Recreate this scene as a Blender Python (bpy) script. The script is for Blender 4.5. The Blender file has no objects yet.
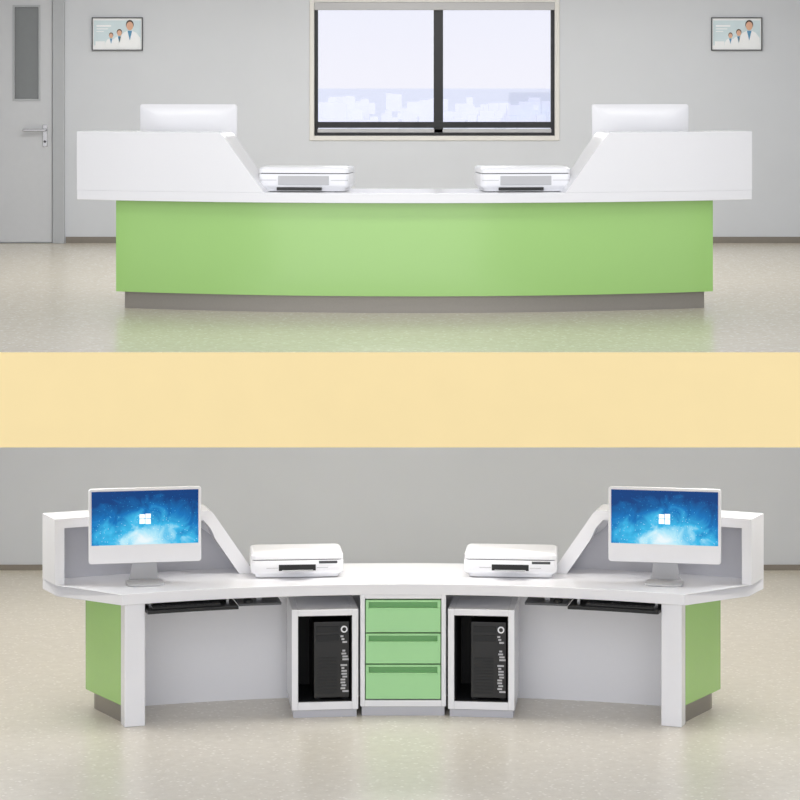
import bpy, bmesh, math, random
from mathutils import Vector, Matrix
random.seed(4)
S=bpy.context.scene
try:
    S.view_settings.view_transform='Standard'
    S.view_settings.look='None'
except Exception as e: print(e)

# ------------------------------------------------------------ materials
def srgb(r,g,b):
    f=lambda c:(c/255/12.92) if c/255<=0.04045 else ((c/255+0.055)/1.055)**2.4
    return (f(r),f(g),f(b),1)
def mat(name,col,rough=0.5,metal=0.0,noise=0.0,nscale=20,emis=None,es=0,bump=0,spec=0.5,coat=0):
    m=bpy.data.materials.new(name); m.use_nodes=True
    nt=m.node_tree; b=nt.nodes['Principled BSDF']
    b.inputs['Base Color'].default_value=col
    b.inputs['Roughness'].default_value=rough
    b.inputs['Metallic'].default_value=metal
    b.inputs['Specular IOR Level'].default_value=spec
    b.inputs['Coat Weight'].default_value=coat
    b.inputs['Coat Roughness'].default_value=0.12
    if emis: 
        b.inputs['Emission Color'].default_value=emis
        b.inputs['Emission Strength'].default_value=es
    if noise>0 or bump>0:
        tc=nt.nodes.new('ShaderNodeTexCoord')
        n=nt.nodes.new('ShaderNodeTexNoise'); n.inputs['Scale'].default_value=nscale; n.inputs['Detail'].default_value=4
        nt.links.new(tc.outputs['Object'],n.inputs['Vector'])
        if noise>0:
            r=nt.nodes.new('ShaderNodeMapRange')
            r.inputs['From Min'].default_value=0.3; r.inputs['From Max'].default_value=0.7
            r.inputs['To Min'].default_value=1-noise; r.inputs['To Max'].default_value=1+noise
            nt.links.new(n.outputs['Fac'],r.inputs['Value'])
            mx=nt.nodes.new('ShaderNodeVectorMath'); mx.operation='SCALE'
            mx.inputs[0].default_value=col[:3]
            nt.links.new(r.outputs['Result'],mx.inputs['Scale'])
            nt.links.new(mx.outputs['Vector'],b.inputs['Base Color'])
        if bump>0:
            bp=nt.nodes.new('ShaderNodeBump'); bp.inputs['Strength'].default_value=bump; bp.inputs['Distance'].default_value=0.002
            nt.links.new(n.outputs['Fac'],bp.inputs['Height']); nt.links.new(bp.outputs['Normal'],b.inputs['Normal'])
    return m
def floor_mat(name,c1,c2,c3,rough):
    m=bpy.data.materials.new(name); m.use_nodes=True
    nt=m.node_tree; b=nt.nodes['Principled BSDF']; b.inputs['Roughness'].default_value=rough
    tc=nt.nodes.new('ShaderNodeTexCoord')
    n1=nt.nodes.new('ShaderNodeTexNoise'); n1.inputs['Scale'].default_value=14; n1.inputs['Detail'].default_value=8; n1.inputs['Roughness'].default_value=0.75
    n2=nt.nodes.new('ShaderNodeTexVoronoi'); n2.inputs['Scale'].default_value=22
    for n in(n1,n2): nt.links.new(tc.outputs['Object'],n.inputs['Vector'])
    r=nt.nodes.new('ShaderNodeValToRGB'); r.color_ramp.elements[0].position=0.35; r.color_ramp.elements[1].position=0.65
    r.color_ramp.elements[0].color=c1; r.color_ramp.elements[1].color=c2
    nt.links.new(n1.outputs['Fac'],r.inputs['Fac'])
    r2=nt.nodes.new('ShaderNodeValToRGB'); r2.color_ramp.elements[0].position=0.14; r2.color_ramp.elements[1].position=0.26
    r2.color_ramp.elements[0].color=(0.9,0.9,0.9,1); r2.color_ramp.elements[1].color=(0,0,0,1)
    nt.links.new(n2.outputs['Distance'],r2.inputs['Fac'])
    mx=nt.nodes.new('ShaderNodeMix'); mx.data_type='RGBA'
    nt.links.new(r2.outputs['Color'],mx.inputs[0]); nt.links.new(r.outputs['Color'],mx.inputs[6]); mx.inputs[7].default_value=c3
    nt.links.new(mx.outputs[2],b.inputs['Base Color'])
    return m

M_wall=mat('wall_paint',srgb(211,214,219),0.6,noise=0.01,nscale=3)
M_wall2=mat('wall_paint_lower',srgb(203,206,212),0.6,noise=0.01,nscale=3)
M_ceil=mat('ceiling_paint',srgb(232,235,240),0.8,noise=0.01)
M_floor=floor_mat('terrazzo_upper',srgb(199,190,172),srgb(214,206,189),srgb(236,230,217),0.22)
M_floor2=floor_mat('terrazzo_lower',srgb(211,204,190),srgb(223,217,204),srgb(241,236,226),0.28)
M_base=mat('baseboard_vinyl',srgb(132,125,116),0.5,noise=0.03)
M_beam=mat('beam_cream_paint',srgb(254,229,168),0.6,noise=0.01,nscale=4)
M_white=mat('white_steel',srgb(236,236,239),0.22,noise=0.004,nscale=60,coat=.2)
M_grey=mat('grey_steel',srgb(190,190,196),0.4,noise=0.004,nscale=60)
M_green=mat('green_steel',srgb(160,206,118),0.2,noise=0.004,nscale=60,coat=0.5)
M_green2=mat('green_drawer',srgb(166,220,158),0.3,noise=0.004,nscale=60)
M_greend=mat('green_drawer_pull',srgb(112,168,106),0.35,noise=0.01)
M_plinth=mat('plinth_steel',srgb(148,143,136),0.35,metal=0.4,noise=0.02,nscale=80)
M_black=mat('black_plastic',srgb(16,16,18),0.3,noise=0.02)
M_blackm=mat('black_matte',srgb(22,23,25),0.6,noise=0.02)
M_dgrey=mat('dark_grey_plastic',srgb(70,71,74),0.4,noise=0.02)
M_plast=mat('white_plastic',srgb(240,240,243),0.25,noise=0.004)
M_plastg=mat('light_grey_plastic',srgb(190,190,192),0.35,noise=0.004)
M_chrome=mat('brushed_metal',srgb(170,170,172),0.25,metal=1,noise=0.02)
M_door=mat('door_laminate',srgb(205,207,211),0.45,noise=0.01)
M_frame=mat('door_frame_steel',srgb(180,183,187),0.4,noise=0.01)
M_cream=mat('window_trim_cream',srgb(226,224,219),0.5,noise=0.01)
M_winblk=mat('window_aluminium_black',srgb(30,31,34),0.35,noise=0.02)
M_dglass=mat('door_glass_dark',srgb(110,114,115),0.1,noise=0.02)
M_city=mat('city_concrete_haze_glow',srgb(228,228,233),0.9,noise=0.03,nscale=0.05,emis=(.9,.92,1,1),es=.18)  # weak self-glow imitates distance haze over the buildings
M_ground=mat('outside_ground_painted_haze',srgb(244,244,246),0.9,noise=0.02,nscale=0.01)  # near-white base colour has the horizon haze painted in
M_skin=mat('print_skin',srgb(226,178,150),0.5,noise=0.01)
M_hair=mat('print_hair',srgb(60,45,40),0.5,noise=0.01)
M_pbg=mat('print_pale_teal',srgb(212,228,234),0.4,noise=0.05,nscale=4)
M_coat=mat('print_white_coat',srgb(248,250,252),0.5,noise=0.01)
M_shirt=mat('print_blue_shirt',srgb(90,150,190),0.5,noise=0.01)
M_lamp=mat('lamp_diffuser',(1,1,1,1),0.5,emis=(1,0.99,0.98,1),es=1.5,noise=0.001)
M_icon=mat('icon_white',srgb(240,250,255),0.4,emis=srgb(240,250,255),es=.6,noise=.001)

M_glass=bpy.data.materials.new('window_glass'); M_glass.use_nodes=True
nt=M_glass.node_tree; nt.nodes.clear()
o=nt.nodes.new('ShaderNodeOutputMaterial'); tr=nt.nodes.new('ShaderNodeBsdfTransparent'); gl=nt.nodes.new('ShaderNodeBsdfGlossy'); gl.inputs['Roughness'].default_value=0.02
tr.inputs['Color'].default_value=(0.97,0.97,1,1)
mx=nt.nodes.new('ShaderNodeMixShader'); mx.inputs[0].default_value=0.04
nt.links.new(tr.outputs[0],mx.inputs[1]); nt.links.new(gl.outputs[0],mx.inputs[2]); nt.links.new(mx.outputs[0],o.inputs[0])

M_screen=bpy.data.materials.new('screen_wallpaper'); M_screen.use_nodes=True
nt=M_screen.node_tree; b=nt.nodes['Principled BSDF']; b.inputs['Roughness'].default_value=0.25
b.inputs['Base Color'].default_value=(0.003,0.01,0.025,1)
b.inputs['Specular IOR Level'].default_value=0.15
tc=nt.nodes.new('ShaderNodeTexCoord')
mp=nt.nodes.new('ShaderNodeMapping'); mp.vector_type='POINT'
mp.inputs['Location'].default_value=(0.0,0,-0.37)
nt.links.new(tc.outputs['Object'],mp.inputs['Vector'])
sx=nt.nodes.new('ShaderNodeSeparateXYZ'); nt.links.new(mp.outputs[0],sx.inputs[0])
def mth(op,a,b_=None):
    n=nt.nodes.new('ShaderNodeMath'); n.operation=op
    for i,v in enumerate((a,b_)):
        if v is None: continue
        if isinstance(v,(int,float)): n.inputs[i].default_value=v
        else: nt.links.new(v,n.inputs[i])
    return n.outputs[0]
dx=mth('MULTIPLY',sx.outputs['X'],1.8); dz=mth('MULTIPLY',mth('ADD',sx.outputs['Z'],0.10),3.5)
dist=mth('SQRT',mth('ADD',mth('MULTIPLY',dx,dx),mth('MULTIPLY',dz,dz)))
ns=nt.nodes.new('ShaderNodeTexNoise'); ns.inputs['Scale'].default_value=9; ns.inputs['Detail'].default_value=6; ns.inputs['Distortion'].default_value=0.8
nt.links.new(tc.outputs['Object'],ns.inputs['Vector'])
d2=mth('ADD',dist,mth('MULTIPLY',mth('SUBTRACT',ns.outputs['Fac'],0.5),0.9))
vo=nt.nodes.new('ShaderNodeTexVoronoi'); vo.inputs['Scale'].default_value=60; nt.links.new(tc.outputs['Object'],vo.inputs['Vector'])
spk=mth('MULTIPLY',mth('LESS_THAN',vo.outputs['Distance'],0.14),0.30)
d3=mth('SUBTRACT',d2,spk)
rp=nt.nodes.new('ShaderNodeValToRGB'); e=rp.color_ramp.elements
e[0].position=0.0; e[0].color=srgb(240,252,255); e[1].position=1.0; e[1].color=srgb(2,60,125)
for p,c in((0.22,(180,236,253)),(0.44,(60,188,236)),(0.7,(8,116,188))):
    q=e.new(p); q.color=srgb(*c)
nt.links.new(d3,rp.inputs['Fac']); nt.links.new(rp.outputs[0],b.inputs['Emission Color']); b.inputs['Emission Strength'].default_value=0.95

# ------------------------------------------------------------ mesh helpers
def finish(bm,name,m,parent=None,bevel=0,seg=2,smooth=True,sharp=35):
    bmesh.ops.recalc_face_normals(bm,faces=bm.faces)
    for f in bm.faces: f.smooth=smooth
    if smooth:
        for ed in bm.edges:
            if len(ed.link_faces)==2 and ed.calc_face_angle(0)>math.radians(sharp): ed.smooth=False
    me=bpy.data.meshes.new(name); bm.to_mesh(me); bm.free()
    ob=bpy.data.objects.new(name,me); S.collection.objects.link(ob)
    for mm in (m if isinstance(m,(list,tuple)) else [m]): me.materials.append(mm)
    if parent: ob.parent=parent
    if bevel>0:
        md=ob.modifiers.new('bevel','BEVEL'); md.width=bevel; md.segments=seg; md.limit_method='ANGLE'; md.angle_limit=math.radians(40); md.harden_normals=True
    return ob
def empty(name,loc=(0,0,0),rz=0):
    e=bpy.data.objects.new(name,None); e.empty_display_size=0.1; S.collection.objects.link(e)
    e.location=loc; e.rotation_euler=(0,0,rz); return e
def addbox(bm,x0,x1,y0,y1,z0,z1,mi=0):
    r=bmesh.ops.create_cube(bm,size=1)
    for v in r['verts']:
        v.co=Vector(((x0+x1)/2+v.co.x*(x1-x0),(y0+y1)/2+v.co.y*(y1-y0),(z0+z1)/2+v.co.z*(z1-z0)))
    for f in set(f for v in r['verts'] for f in v.link_faces): f.material_index=mi
def box(name,x0,x1,y0,y1,z0,z1,m,parent=None,bevel=0.0,seg=2):
    bm=bmesh.new(); addbox(bm,x0,x1,y0,y1,z0,z1)
    return finish(bm,name,m,parent,bevel,seg)
def boxes(name,lst,m,parent=None,bevel=0):
    bm=bmesh.new()
    for l in lst: addbox(bm,*l)
    return finish(bm,name,m,parent,bevel)
def rrect(w,h,r,n=6):
    pts=[]
    for cx,cy,a in((w/2-r,h/2-r,0),(-w/2+r,h/2-r,90),(-w/2+r,-h/2+r,180),(w/2-r,-h/2+r,270)):
        for i in range(n+1):
            t=math.radians(a+90*i/n); pts.append((cx+r*math.cos(t),cy+r*math.sin(t)))
    return pts
def loft(name,rings,m,parent=None,bevel=0,sharp=35):
    bm=bmesh.new(); vr=[[bm.verts.new(p) for p in ring] for ring in rings]
    n=len(vr[0])
    for a,b_ in zip(vr,vr[1:]):
        for i in range(n): bm.faces.new((a[i],a[(i+1)%n],b_[(i+1)%n],b_[i]))
    bm.faces.new(vr[0]); bm.faces.new(vr[-1])
    return finish(bm,name,m,parent,bevel,sharp=sharp)
def cyl(name,p,r,h,m,parent=None,axis='z',n=32,r2=None):
    r2=r if r2 is None else r2
    rings=[]
    for k,(rr) in((0,r),(h,r2)):
        ring=[]
        for i in range(n):
            a=2*math.pi*i/n; c,s=rr*math.cos(a),rr*math.sin(a)
            q={'z':(c,s,k),'y':(c,k,s),'x':(k,c,s)}[axis]
            ring.append((p[0]+q[0],p[1]+q[1],p[2]+q[2]))
        rings.append(ring)
    return loft(name,rings,m,parent)

# ------------------------------------------------------------ levels
CAMZ=4.1; ZU=2.496; YB_U=24.97; YB_L=21.58; YE=15.11; XS=5.2; K=2600/YB_U
def wx(px): return (px-400)/K
def wz(py): return CAMZ-(py-76)/K

box('floor_lower',-XS,XS,5.0,YB_L,-0.15,0,M_floor2)
box('floor_upper',-XS,XS,YE,YB_U,ZU-0.25,ZU,M_floor)
box('trim_1',-XS,XS,YE-.02,YE+0.18,ZU-0.552,ZU-0.002,M_beam)           # painted edge beam of the upper storey
WX0,WX1,WZ0,WZ1=wx(310),wx(559),wz(140),wz(-2)
boxes('wall_back',[(-XS,WX0,YB_U,YB_U+0.2,ZU-0.25,ZU+3.0),(WX1,XS,YB_U,YB_U+0.2,ZU-0.25,ZU+3.0),
   (WX0,WX1,YB_U,YB_U+0.2,ZU-0.25,WZ0),(WX0,WX1,YB_U,YB_U+0.2,WZ1,ZU+3.0)],M_wall)
box('wall_back_lower',-XS,XS,YB_L,YB_L+0.15,-0.15,ZU-0.25,M_wall2)
box('wall_left',-XS-0.15,-XS,YE,YB_U+0.2,-0.15,ZU+3.0,M_wall)
box('wall_right',XS,XS+0.15,YE,YB_U+0.2,-0.15,ZU+3.0,M_wall)
box('ceiling',-XS-0.15,XS+0.15,YE,YB_U+0.2,ZU+3.0,ZU+3.15,M_ceil)
boxes('baseboard_back',[(wx(66),XS,YB_U-0.015,YB_U,ZU,ZU+0.06)],M_base)
box('baseboard_lower',-XS,XS,YB_L-0.015,YB_L,0,0.045,M_base)

# ------------------------------------------------------------ window
W=empty('window_1',(0,YB_U,0))
def ring(name,x0,x1,z0,z1,t,y0,y1,m):
    return boxes(name,[(x0,x0+t,y0,y1,z0,z1),(x1-t,x1,y0,y1,z0,z1),(x0+t,x1-t,y0,y1,z0,z0+t),(x0+t,x1-t,y0,y1,z1-t,z1)],m,W,0.004)
ring('casing',WX0-0.005,WX1+0.005,WZ0-0.005,WZ1+0.005,0.045,-0.012,0.2,M_cream)
a0,a1,c0,c1=WX0+0.04,WX1-0.04,WZ0+0.04,WZ1-0.04
ring('sash_frame',a0,a1,c0,c1,0.035,0.06,0.12,M_winblk)
xm=wx(438.5)
boxes('mullion',[(xm-0.045,xm+0.045,0.055,0.125,c0+0.03,c1-0.03),(a0+.03,a1-.03,0.05,0.12,wz(128),wz(122))],M_winblk,W,0.004)
box('lower_rail',a0+0.03,a1-0.03,0.055,0.115,c0+0.03,wz(129),M_plastg,W,0.004)
box('glass',a0+0.03,a1-0.03,0.085,0.09,wz(124),c1-0.03,M_glass,W)
box('blind_box',a0,a1,-0.01,0.05,wz(10),c1,M_plastg,W,0.006)

# ------------------------------------------------------------ door
D=empty('door_1',(0,YB_U,ZU))
dx0,dx1=wx(-46),wx(53); dh=2.55
boxes('frame',[(dx1,wx(65),-0.05,0,0,dh+0.1),(dx0-0.12,dx0,-0.05,0,0,dh+0.1),(dx0,dx1,-0.05,0,dh,dh+0.1)],M_frame,D,0.006)
gx0,gx1,gz0,gz1=wx(13),wx(41),wz(101)-ZU,wz(5)-ZU
boxes('leaf',[(dx0+.006,gx0,-0.03,0,0.01,dh-.006),(gx1,dx1-.006,-0.03,0,0.01,dh-.006),(gx0,gx1,-0.03,0,0.01,gz0),(gx0,gx1,-0.03,0,gz1,dh-.006)],M_door,D,0)
box('glass',gx0,gx1,-0.015,-0.005,gz0,gz1,M_dglass,D)
boxes('glass_bead',[(gx0,gx0+.02,-0.036,-.015,gz0,gz1),(gx1-.02,gx1,-0.036,-.015,gz0,gz1),(gx0+.02,gx1-.02,-0.036,-.015,gz0,gz0+.02),(gx0+.02,gx1-.02,-0.036,-.015,gz1-.02,gz1)],M_frame,D,0.003)
hz=wz(130)-ZU
box('handle_plate',wx(43),wx(48),-0.04,-0.03,hz-0.16,hz+0.05,M_chrome,D,0.004)
cyl('handle_spindle',(wx(45.5),-0.085,hz),0.012,0.05,M_chrome,D,'y')
box('handle_lever',wx(24),wx(47),-0.095,-0.075,hz-0.012,hz+0.012,M_chrome,D,0.006,3)
cyl('keyhole',(wx(45.5),-0.048,hz-0.11),0.012,0.01,M_dgrey,D,'y')

# ------------------------------------------------------------ wall posters
def poster(cx):
    E=empty('framed_poster',(wx(cx),YB_U,wz(34)))
    w,h=0.49,0.32
    boxes('frame',[(-w/2,-w/2+.010,-.025,0,-h/2,h/2),(w/2-.010,w/2,-.025,0,-h/2,h/2),(-w/2+.010,w/2-.010,-.025,0,-h/2,-h/2+.010),(-w/2+.010,w/2-.010,-.025,0,h/2-.010,h/2)],M_dgrey,E,0.002)
    box('backing',-w/2+.008,w/2-.008,-.012,0,-h/2+.008,h/2-.008,M_coat,E)
    box('print_background',-w/2+.02,w/2-.02,-.014,-.012,-h/2+.05,h/2-.03,M_pbg,E)
    def person(x,s,y,b=-.138):
        ring=[(x+dx*s,y,z*s+b) for dx,z in((-.085,0),(-.08,.08),(-.05,.12),(-.018,.135),(.018,.135),(.05,.12),(.08,.08),(.085,0))]
        bm=bmesh.new(); bm.faces.new([bm.verts.new(p) for p in ring]); finish(bm,'coat',M_coat,E)
        bm=bmesh.new(); bm.faces.new([bm.verts.new((x+a*s,y-.0005,z*s+b)) for a,z in((-.018,.135),(.018,.135),(0,.06))]); finish(bm,'shirt',M_shirt,E)
        for nm,mt,rx,rz,cz,yy in(('hair',M_hair,.030,.036,.182,-.0004),('face',M_skin,.026,.033,.172,-.0008)):
            bm=bmesh.new(); bm.faces.new([bm.verts.new((x+rx*s*math.cos(t*math.pi/12),y+yy,(cz+rz*math.sin(t*math.pi/12))*s+b)) for t in range(24)]); finish(bm,nm,mt,E)
    person(0.12,1.25,-.0155); person(0.02,0.85,-.0150); person(-0.06,0.7,-.0146)
    boxes('print_text',[(-.2,-.06,-.015,-.014,.07,.085),(-.2,-.09,-.015,-.014,.045,.053),(-.2,-.13,-.015,-.014,.02,.027)],M_coat,E)
    box('print_panel',-.21,-.12,-.0149,-.014,-.13,-.07,M_coat,E)
poster(117.5); poster(736.5)

# ------------------------------------------------------------ reception desk
R=5.45
def P(th,t,z):
    a=math.radians(th); r=R-t
    return (r*math.sin(a),R-r*math.cos(a),z)
def strip(name,ths,zlo,zhi,t0,t1,m,parent,bevel=0.0,ths1=None):
    if not isinstance(zlo,list): zlo=[zlo]*len(ths)
    if not isinstance(zhi,list): zhi=[zhi]*len(ths)
    if ths1 is None: ths1=ths
    rings=[[P(th,t0,a),P(tq,t1,a),P(tq,t1,b_),P(th,t0,b_)] for th,tq,a,b_ in zip(ths,ths1,zlo,zhi)]
    return loft(name,rings,m,parent,bevel)
def lin(a,b_,n): return [a+(b_-a)*i/n for i in range(n+1)]
ZC0,ZC1,ZT=0.775,0.845,1.265
def desk(y,rz,zs):
    E=empty('reception_desk',y,rz); E.scale=(1,1,zs)
    full=lambda a:lin(-a,a,64)
    rings=[]
    for u in lin(-1,1,72):
        a,b_,c=25.3*u,25.2*u,21.8*u
        rings.append([P(a,-.02,ZC0),P(b_,.25,ZC0),P(c,.70,ZC0),P(c,.70,ZC1),P(b_,.25,ZC1),P(a,-.02,ZC1)])
    loft('countertop',rings,M_white,E,0.004)
    strip('front_panel',full(22.5),.12,ZC0,.06,.085,M_green,E)
    strip('front_panel_lining',full(21.6),.0,ZC0,.145,.165,M_white,E)
    strip('plinth',full(22.0),0,.12,.10,.14,M_plinth,E)
    for s in(-1,1):
        T=lambda a,b_,n=2:[s*v for v in lin(a,b_,n)]
        strip('end_panel',T(22.25,22.5),.12,ZC0,.085,.575,M_green,E,0,T(21.25,21.5))
        strip('end_plinth',T(21.7,22.0),0,.12,.14,.575,M_plinth,E,0,T(20.9,21.2))
        strip('end_lining',T(20.4,20.9),0.0,ZC0,.165,.575,M_white,E,0,T(20.0,20.5))
        strip('end_leg',T(19.9,21.5),0,ZC0,.575,.67,M_white,E,0.006)
        ta,tb=13.9,10.75
        def top(th):
            f=(th-tb)/(ta-tb); z=ZC1+f*(ZT-ZC1)
            k=0.03; d=ZT-z
            h=max(k-abs(d),0)/k
            return min(z,ZT)-h*h*k*0.25
        vals=lin(tb,ta+1.0,30)+lin(ta+1.5,25.3,20)
        zt=[max(top(v),ZC1+0.001) for v in vals]
        zt[0]=ZC1+.002
        strip('wing_face',[s*v for v in vals],ZC1,zt,-.02,.03,M_white,E,0.0)
        zl=[]
        for v,z in zip(vals,zt):
            f=min(max((v-(ta-0.3))/0.9,0),1)
            zl.append(max(z-(.15+(0.06-.15)*f),ZC1))
        zt2=[z if z-l>0.001 else l+.001 for z,l in zip(zt,zl)]
        strip('wing_cap',[s*v for v in vals],zl,zt2,.03,.24,M_white,E,0.0)
        strip('wing_end',T(24.6,25.3),ZC1,ZT-.06,.03,.24,M_white,E)
        lv=lin(11.6,24.6,20)
        strip('wing_lining',[s*v for v in lv],ZC1,[max(ZC1+.002,min(top(v),ZT)-.15 if v<ta+.4 else ZT-.06) for v in lv],.03,.045,M_grey,E)
        B=bpy.data.objects.new('computer_bay',None); S.collection.objects.link(B); B.parent=E
        th=s*6.05; p=P(th,.72,0); B.location=p; B.rotation_euler=(0,0,math.radians(th))
        w=.213; d=.5; h=.69
        boxes('carcass',[(-w,-w+.04,-d,0,0.05,h),(w-.04,w,-d,0,0.05,h),(-w+.04,w-.04,-d,0,h-.04,h),(-w+.04,w-.04,-d,0,.05,.10)],M_white,B,0.003)
        box('toe_kick',-w+.01,w-.01,-d,-.015,0,.05,M_grey,B)
        box('bay_back',-w+.04,w-.04,-d,-d+.02,.1,h-.04,M_blackm,B)
        boxes('bay_lining',[(-w+.04,-w+.045,-d+.02,-.01,.105,h-.04),(w-.045,w-.04,-d+.02,-.01,.105,h-.04),(-w+.045,w-.045,-d+.02,-.01,h-.045,h-.04),(-w+.045,w-.045,-d+.02,-.01,.1,.105)],M_blackm,B)
        strip('keyboard_tray',T(12.8,19.9,16),.715,.735,.42,.74,M_blackm,E,0.003)
        strip('tray_rail',T(13.4,13.6),.735,ZC0,.42,.66,M_chrome,E)
        strip('tray_rail',T(19.4,19.6),.735,ZC0,.42,.66,M_chrome,E)
        strip('mouse_shelf',T(9.4,12.7,8),.725,.74,.42,.70,M_dgrey,E,0.003)
        strip('mouse_shelf_arm',T(10.8,11.2),.74,ZC0,.45,.6,M_chrome,E)
    y1=.70
    boxes('pedestal',[(-.275,-.245,.17,y1,0.06,ZC0),(.245,.275,.17,y1,0.06,ZC0),(-.245,.245,.17,y1,.06,.10),(-.245,.245,.17,y1,ZC0-.025,ZC0),(-.245,.245,.17,.19,.1,ZC0-.025)],M_white,E,0.003)
    box('pedestal_plinth',-.265,.265,.19,y1-.01,0,.06,M_grey,E)
    for za,zb in((.535,.742),(.335,.527),(.108,.327)):
        boxes('drawer_front',[(-.24,.24,y1-.02,y1,za,zb-.055),(-.24,.24,y1-.02,y1,zb-.014,zb),(-.24,-.22,y1-.02,y1,zb-.055,zb-.014),(.22,.24,y1-.02,y1,zb-.055,zb-.014)],M_green2,E,0.002)
        box('drawer_pull',-.22,.22,y1-.03,y1-.018,zb-.055,zb-.014,M_greend,E)
        box('drawer_pull_lip',-.22,.22,y1-.02,y1+.006,zb-.06,zb-.05,M_green2,E,0.002)
        box('drawer_box',-.23,.23,.2,y1-.03,za,zb-.06,M_grey,E)
    return E
DU=(0.10,17.5,ZU,.965); DL=(0.02,17.36,0.0,1.0)
desk(DU[:3],0,DU[3]); desk(DL[:3],math.pi,1)

def place(e,D_,flip,th,t,z,extra=0,add=0):
    x,y,_=P(th,t,0)
    a=math.radians(th)+math.pi+math.radians(extra)
    if flip: x,y=-x,-y; a+=math.pi
    e.location=(D_[0]+x,D_[1]+y,D_[2]+z*D_[3]+add); e.rotation_euler=(0,0,a)

# ------------------------------------------------------------ monitor (faces -Y)
def monitor():
    E=empty('desktop_computer')
    w,z0,z1=.72,.135,.615; zc=(z0+z1)/2; h=z1-z0
    def rg(w,h,y,r,zc): return [(a,y,zc+c) for a,c in rrect(w,h,r)]
    loft('shell',[rg(w-.004,h-.004,-.018,.016,zc),rg(w,h,-.015,.018,zc),rg(w,h,.004,.018,zc),rg(w*.93,h*.9,.02,.03,zc),rg(w*.6,h*.6,.045,.05,zc-.02),rg(w*.35,h*.4,.05,.05,zc-.03)],M_plast,E,sharp=50)
    box('screen',-w/2+.018,w/2-.018,-.0195,-.017,z0+.118,z1-.018,M_screen,E)
    q=.036
    boxes('desktop_icon',[(-q,-.002,-.0205,-.0195,.385,.415),(.002,q,-.0205,-.0195,.383,.415),(-q,-.002,-.0205,-.0195,.419,.446),(.002,q,-.0205,-.0195,.419,.449)],M_icon,E)
    rings=[]
    for zz,yy,ww in((.012,.09,.20),(.03,.085,.18),(.1,.055,.16),(.2,.04,.15),(.3,.035,.14)):
        rings.append([(-ww/2,yy-.008,zz),(ww/2,yy-.008,zz),(ww/2,yy+.008,zz),(-ww/2,yy+.008,zz)])
    loft('stand_neck',rings,M_plastg,E)
    loft('stand_base',[[(a,c-.01,zz) for a,c in rrect(.24,.2,.05)] for zz in(0,.012)],M_plastg,E,0.003)
    return E
for D_,fl,th in((DU,0,18.2),(DU,0,-18.2),(DL,1,19.15),(DL,1,-19.4)):
    e=monitor(); place(e,D_,fl,th,.40,ZC1,extra=(-1 if th>0 else 1)*9,add=.001)
    if D_ is DU: e.scale=(.96,.96,.96)

# ------------------------------------------------------------ printer (output faces -Y)
def printer():
    E=empty('printer')
    w,d=.60,.36
    def rg(w,d,z,r=.03): return [(a,c,z) for a,c in rrect(w,d,r)]
    loft('body',[rg(w-.06,d-.05,0),rg(w-.05,d-.04,.018),rg(w-.01,d-.005,.03),rg(w,d,.04),rg(w,d,.108),rg(w-.006,d-.006,.112)],M_plast,E,sharp=50)
    loft('scanner_seam',[rg(w-.02,d-.02,.112),rg(w-.02,d-.02,.118)],M_dgrey,E)
    loft('scanner_lid',[rg(w-.004,d-.004,.118),rg(w-.004,d-.004,.145),rg(w-.03,d-.03,.156)],M_plast,E,sharp=50)
    box('output_slot',-.12,.12,-d/2-.002,-d/2+.03,.045,.085,M_black,E,0.002)
    bm=bmesh.new(); vs=[bm.verts.new(p) for p in((-.1,-d/2-.0,.05),(.1,-d/2-.0,.05),(.1,-d/2-.07,.062),(-.1,-d/2-.07,.062),(-.1,-d/2-.0,.042),(.1,-d/2-.0,.042),(.1,-d/2-.07,.054),(-.1,-d/2-.07,.054))]
    for f in((0,1,2,3),(4,5,6,7),(0,1,5,4),(1,2,6,5),(2,3,7,6),(3,0,4,7)): bm.faces.new([vs[i] for i in f])
    finish(bm,'output_tray',M_plastg,E,0.002)
    boxes('tray_line',[(-.2,-.125,-d/2-.001,-d/2+.01,.062,.066),(.125,.2,-d/2-.001,-d/2+.01,.062,.066)],M_plastg,E)
    box('control_panel',.14,.26,-d/2-.003,-d/2+.02,.09,.107,M_dgrey,E,0.002)
    box('rear_door',-.17,.17,d/2-.01,d/2+.004,.04,.10,M_plastg,E,0.003)
    box('rear_slot',-.12,.18,d/2-.03,d/2-.005,.006,.026,M_black,E,0.002)
    boxes('rear_lines',[(-.295,-.18,d/2-.01,d/2+.001,.07,.074),(.18,.29,d/2-.01,d/2+.001,.07,.074)],M_plastg,E)
    boxes('foot',[(-.24,-.2,-.13,-.1,-.004,0.002),(.2,.24,-.13,-.1,-.004,.002),(-.24,-.2,.1,.13,-.004,.002),(.2,.24,.1,.13,-.004,.002)],M_blackm,E)
    return E
for D_,fl,th,ex in((DU,0,-8.2,2),(DU,0,8.2,-2),(DL,1,7.8,-3),(DL,1,-7.9,3)):
    e=printer(); place(e,D_,fl,th,.29,ZC1,extra=ex,add=.005)
    if D_ is DU: e.scale=(1.03,1,1.05)

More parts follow.
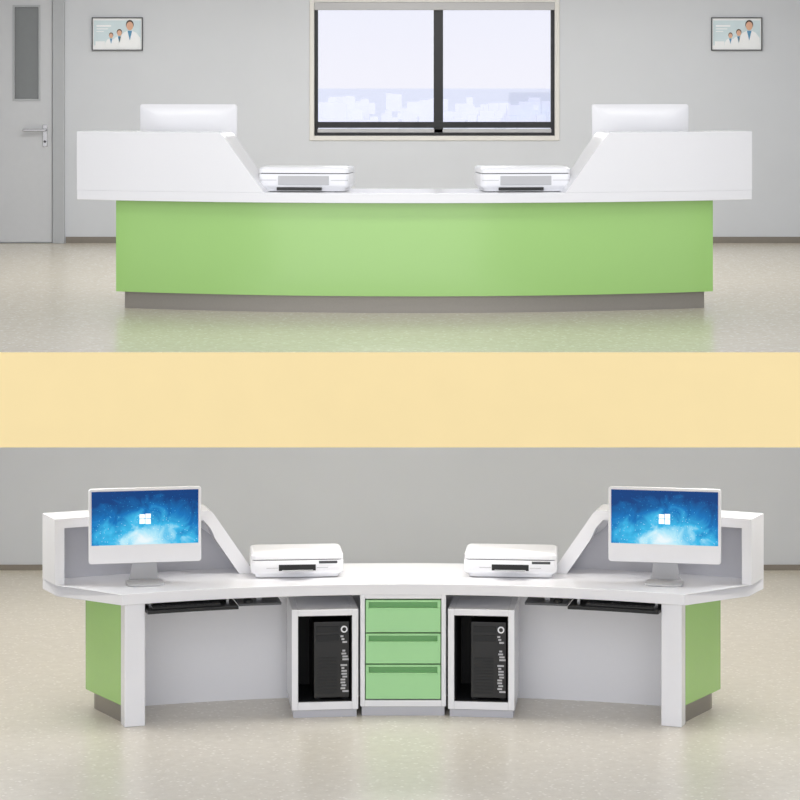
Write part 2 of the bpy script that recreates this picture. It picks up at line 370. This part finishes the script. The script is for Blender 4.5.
def tower():
    E=empty('computer_tower')
    w,d,h=.23,.40,.50
    box('case',-w/2,w/2,-d/2,d/2,.01,h,M_black,E,0.006)
    boxes('foot',[(-w/2+.01,-w/2+.04,-d/2+.02,d/2-.02,0,.012),(w/2-.04,w/2-.01,-d/2+.02,d/2-.02,0,.012)],M_blackm,E)
    f=-d/2
    boxes('drive_bay',[(-w/2+.015,w/2-.07,f-.004,f,h-.07,h-.03),(-w/2+.015,w/2-.07,f-.004,f,h-.125,h-.085)],M_blackm,E,0.002)
    cyl('power_button',(w/2-.035,f-.006,h-.05),.022,.008,M_plast,E,'y')
    cyl('power_button_core',(w/2-.035,f-.008,h-.05),.013,.003,M_black,E,'y')
    L=[]
    random.seed(2)
    z=h-.09
    for k in range(20):
        ww=random.choice((.018,.03,.042,.034)); x0=w/2-.058+random.choice((0,.006,.012)); 
        if k not in(3,4,9): L.append((x0,min(x0+ww,w/2-.006),f-.003,f,z-.011,z))
        z-=.0185
    boxes('port_labels',L,M_plastg,E)
    boxes('front_vent',[(-w/2+.02,w/2-.08,f-.003,f,.04+i*.02,.05+i*.02) for i in range(12)],M_blackm,E)
    return E
def keyboard():
    E=empty('keyboard')
    box('body',-.22,.22,-.07,.07,0,.016,M_black,E,0.004)
    L=[(-.21+i*.0285,-.21+i*.0285+.024,-.06+j*.025,-.06+j*.025+.021,.016,.021) for i in range(15) for j in range(5)]
    boxes('keys',L,M_blackm,E)
    return E
def mouse():
    E=empty('computer_mouse')
    rings=[]
    for z,s in((0,1),(.010,1.02),(.018,.9),(.023,.65),(.026,.3)):
        rings.append([(a*s*.9,c*s,z) for a,c in rrect(.058,.10,.027)])
    loft('shell',rings,M_blackm,E,sharp=60)
    return E
for D_,fl in((DU,0),(DL,1)):
    for s in(-1,1):
        e=tower(); place(e,D_,fl,s*6.05,.72+(-.235),.106)
        sh=Matrix.Rotation(e.rotation_euler[2],3,'Z')@Vector((.045,0,0)); e.location=e.location+sh
        k=keyboard(); place(k,D_,fl,s*16.8,.65,.736)
        mm=mouse(); place(mm,D_,fl,s*11.9,.645,.741)

# ------------------------------------------------------------ outside
box('ground_outside',-3000,3000,60,6000,-26,-25,M_ground)
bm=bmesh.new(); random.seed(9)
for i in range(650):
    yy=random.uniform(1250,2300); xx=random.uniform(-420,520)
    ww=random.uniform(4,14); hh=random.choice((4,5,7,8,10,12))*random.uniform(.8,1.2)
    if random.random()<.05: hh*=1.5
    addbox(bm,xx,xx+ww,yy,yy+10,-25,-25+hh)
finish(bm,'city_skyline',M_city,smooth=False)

# ------------------------------------------------------------ lights
def panel(x,y,z,w,d,power):
    E=empty('ceiling_light_panel',(x,y,z))
    boxes('housing',[(-w/2-.02,w/2+.02,-d/2-.02,d/2+.02,-.03,0)],M_white,E,0.003)
    box('diffuser',-w/2,w/2,-d/2,d/2,-.034,-.03,M_lamp,E)
    l=bpy.data.lights.new('tube','AREA'); l.shape='RECTANGLE'; l.size=w; l.size_y=d; l.energy=power; l.color=(1,.995,.985)
    o=bpy.data.objects.new('tube',l); S.collection.objects.link(o); o.parent=E; o.location=(0,0,-.045)
for x in(-2.6,0,2.6):
    for y,pw in((16.0,15),(20.2,30),(22.8,30 if x==0 else 22)):
        panel(x,y,ZU+3.0,1.2,.6,pw)
for x in(-2.8,0,2.8):
    for y,pw in((16.8,22),(19.6,22)):
        panel(x,y,ZU-.25,1.6,.4,pw)
l=bpy.data.lights.new('front_fill','SUN'); l.energy=.66; l.angle=math.radians(50); l.color=(1,.99,.98)  # broad frontal fill added to brighten beam and desks, not real sunlight
o=bpy.data.objects.new('front_fill',l); S.collection.objects.link(o); o.location=(0,-5,12); o.rotation_euler=(math.radians(76),0,math.radians(-6))

w=bpy.data.worlds.new('World'); S.world=w; w.use_nodes=True; nt=w.node_tree
bg=nt.nodes['Background']; tc=nt.nodes.new('ShaderNodeTexCoord'); sp=nt.nodes.new('ShaderNodeSeparateXYZ'); rp=nt.nodes.new('ShaderNodeValToRGB')
nt.links.new(tc.outputs['Generated'],sp.inputs[0]); nt.links.new(sp.outputs['Z'],rp.inputs['Fac'])
e=rp.color_ramp.elements; e[0].position=0; e[0].color=srgb(243,243,247); e[1].position=.6; e[1].color=srgb(225,232,248)
q=e.new(.04); q.color=srgb(237,239,247)
nt.links.new(rp.outputs[0],bg.inputs['Color']); bg.inputs['Strength'].default_value=1.0

c=bpy.data.cameras.new('camera'); co=bpy.data.objects.new('camera',c); S.collection.objects.link(co)
co.location=(0,0,CAMZ); co.rotation_euler=(math.pi/2,0,0)
c.sensor_width=36; c.lens=2600/800*36; c.shift_y=-324/800; c.clip_end=8000
S.camera=co
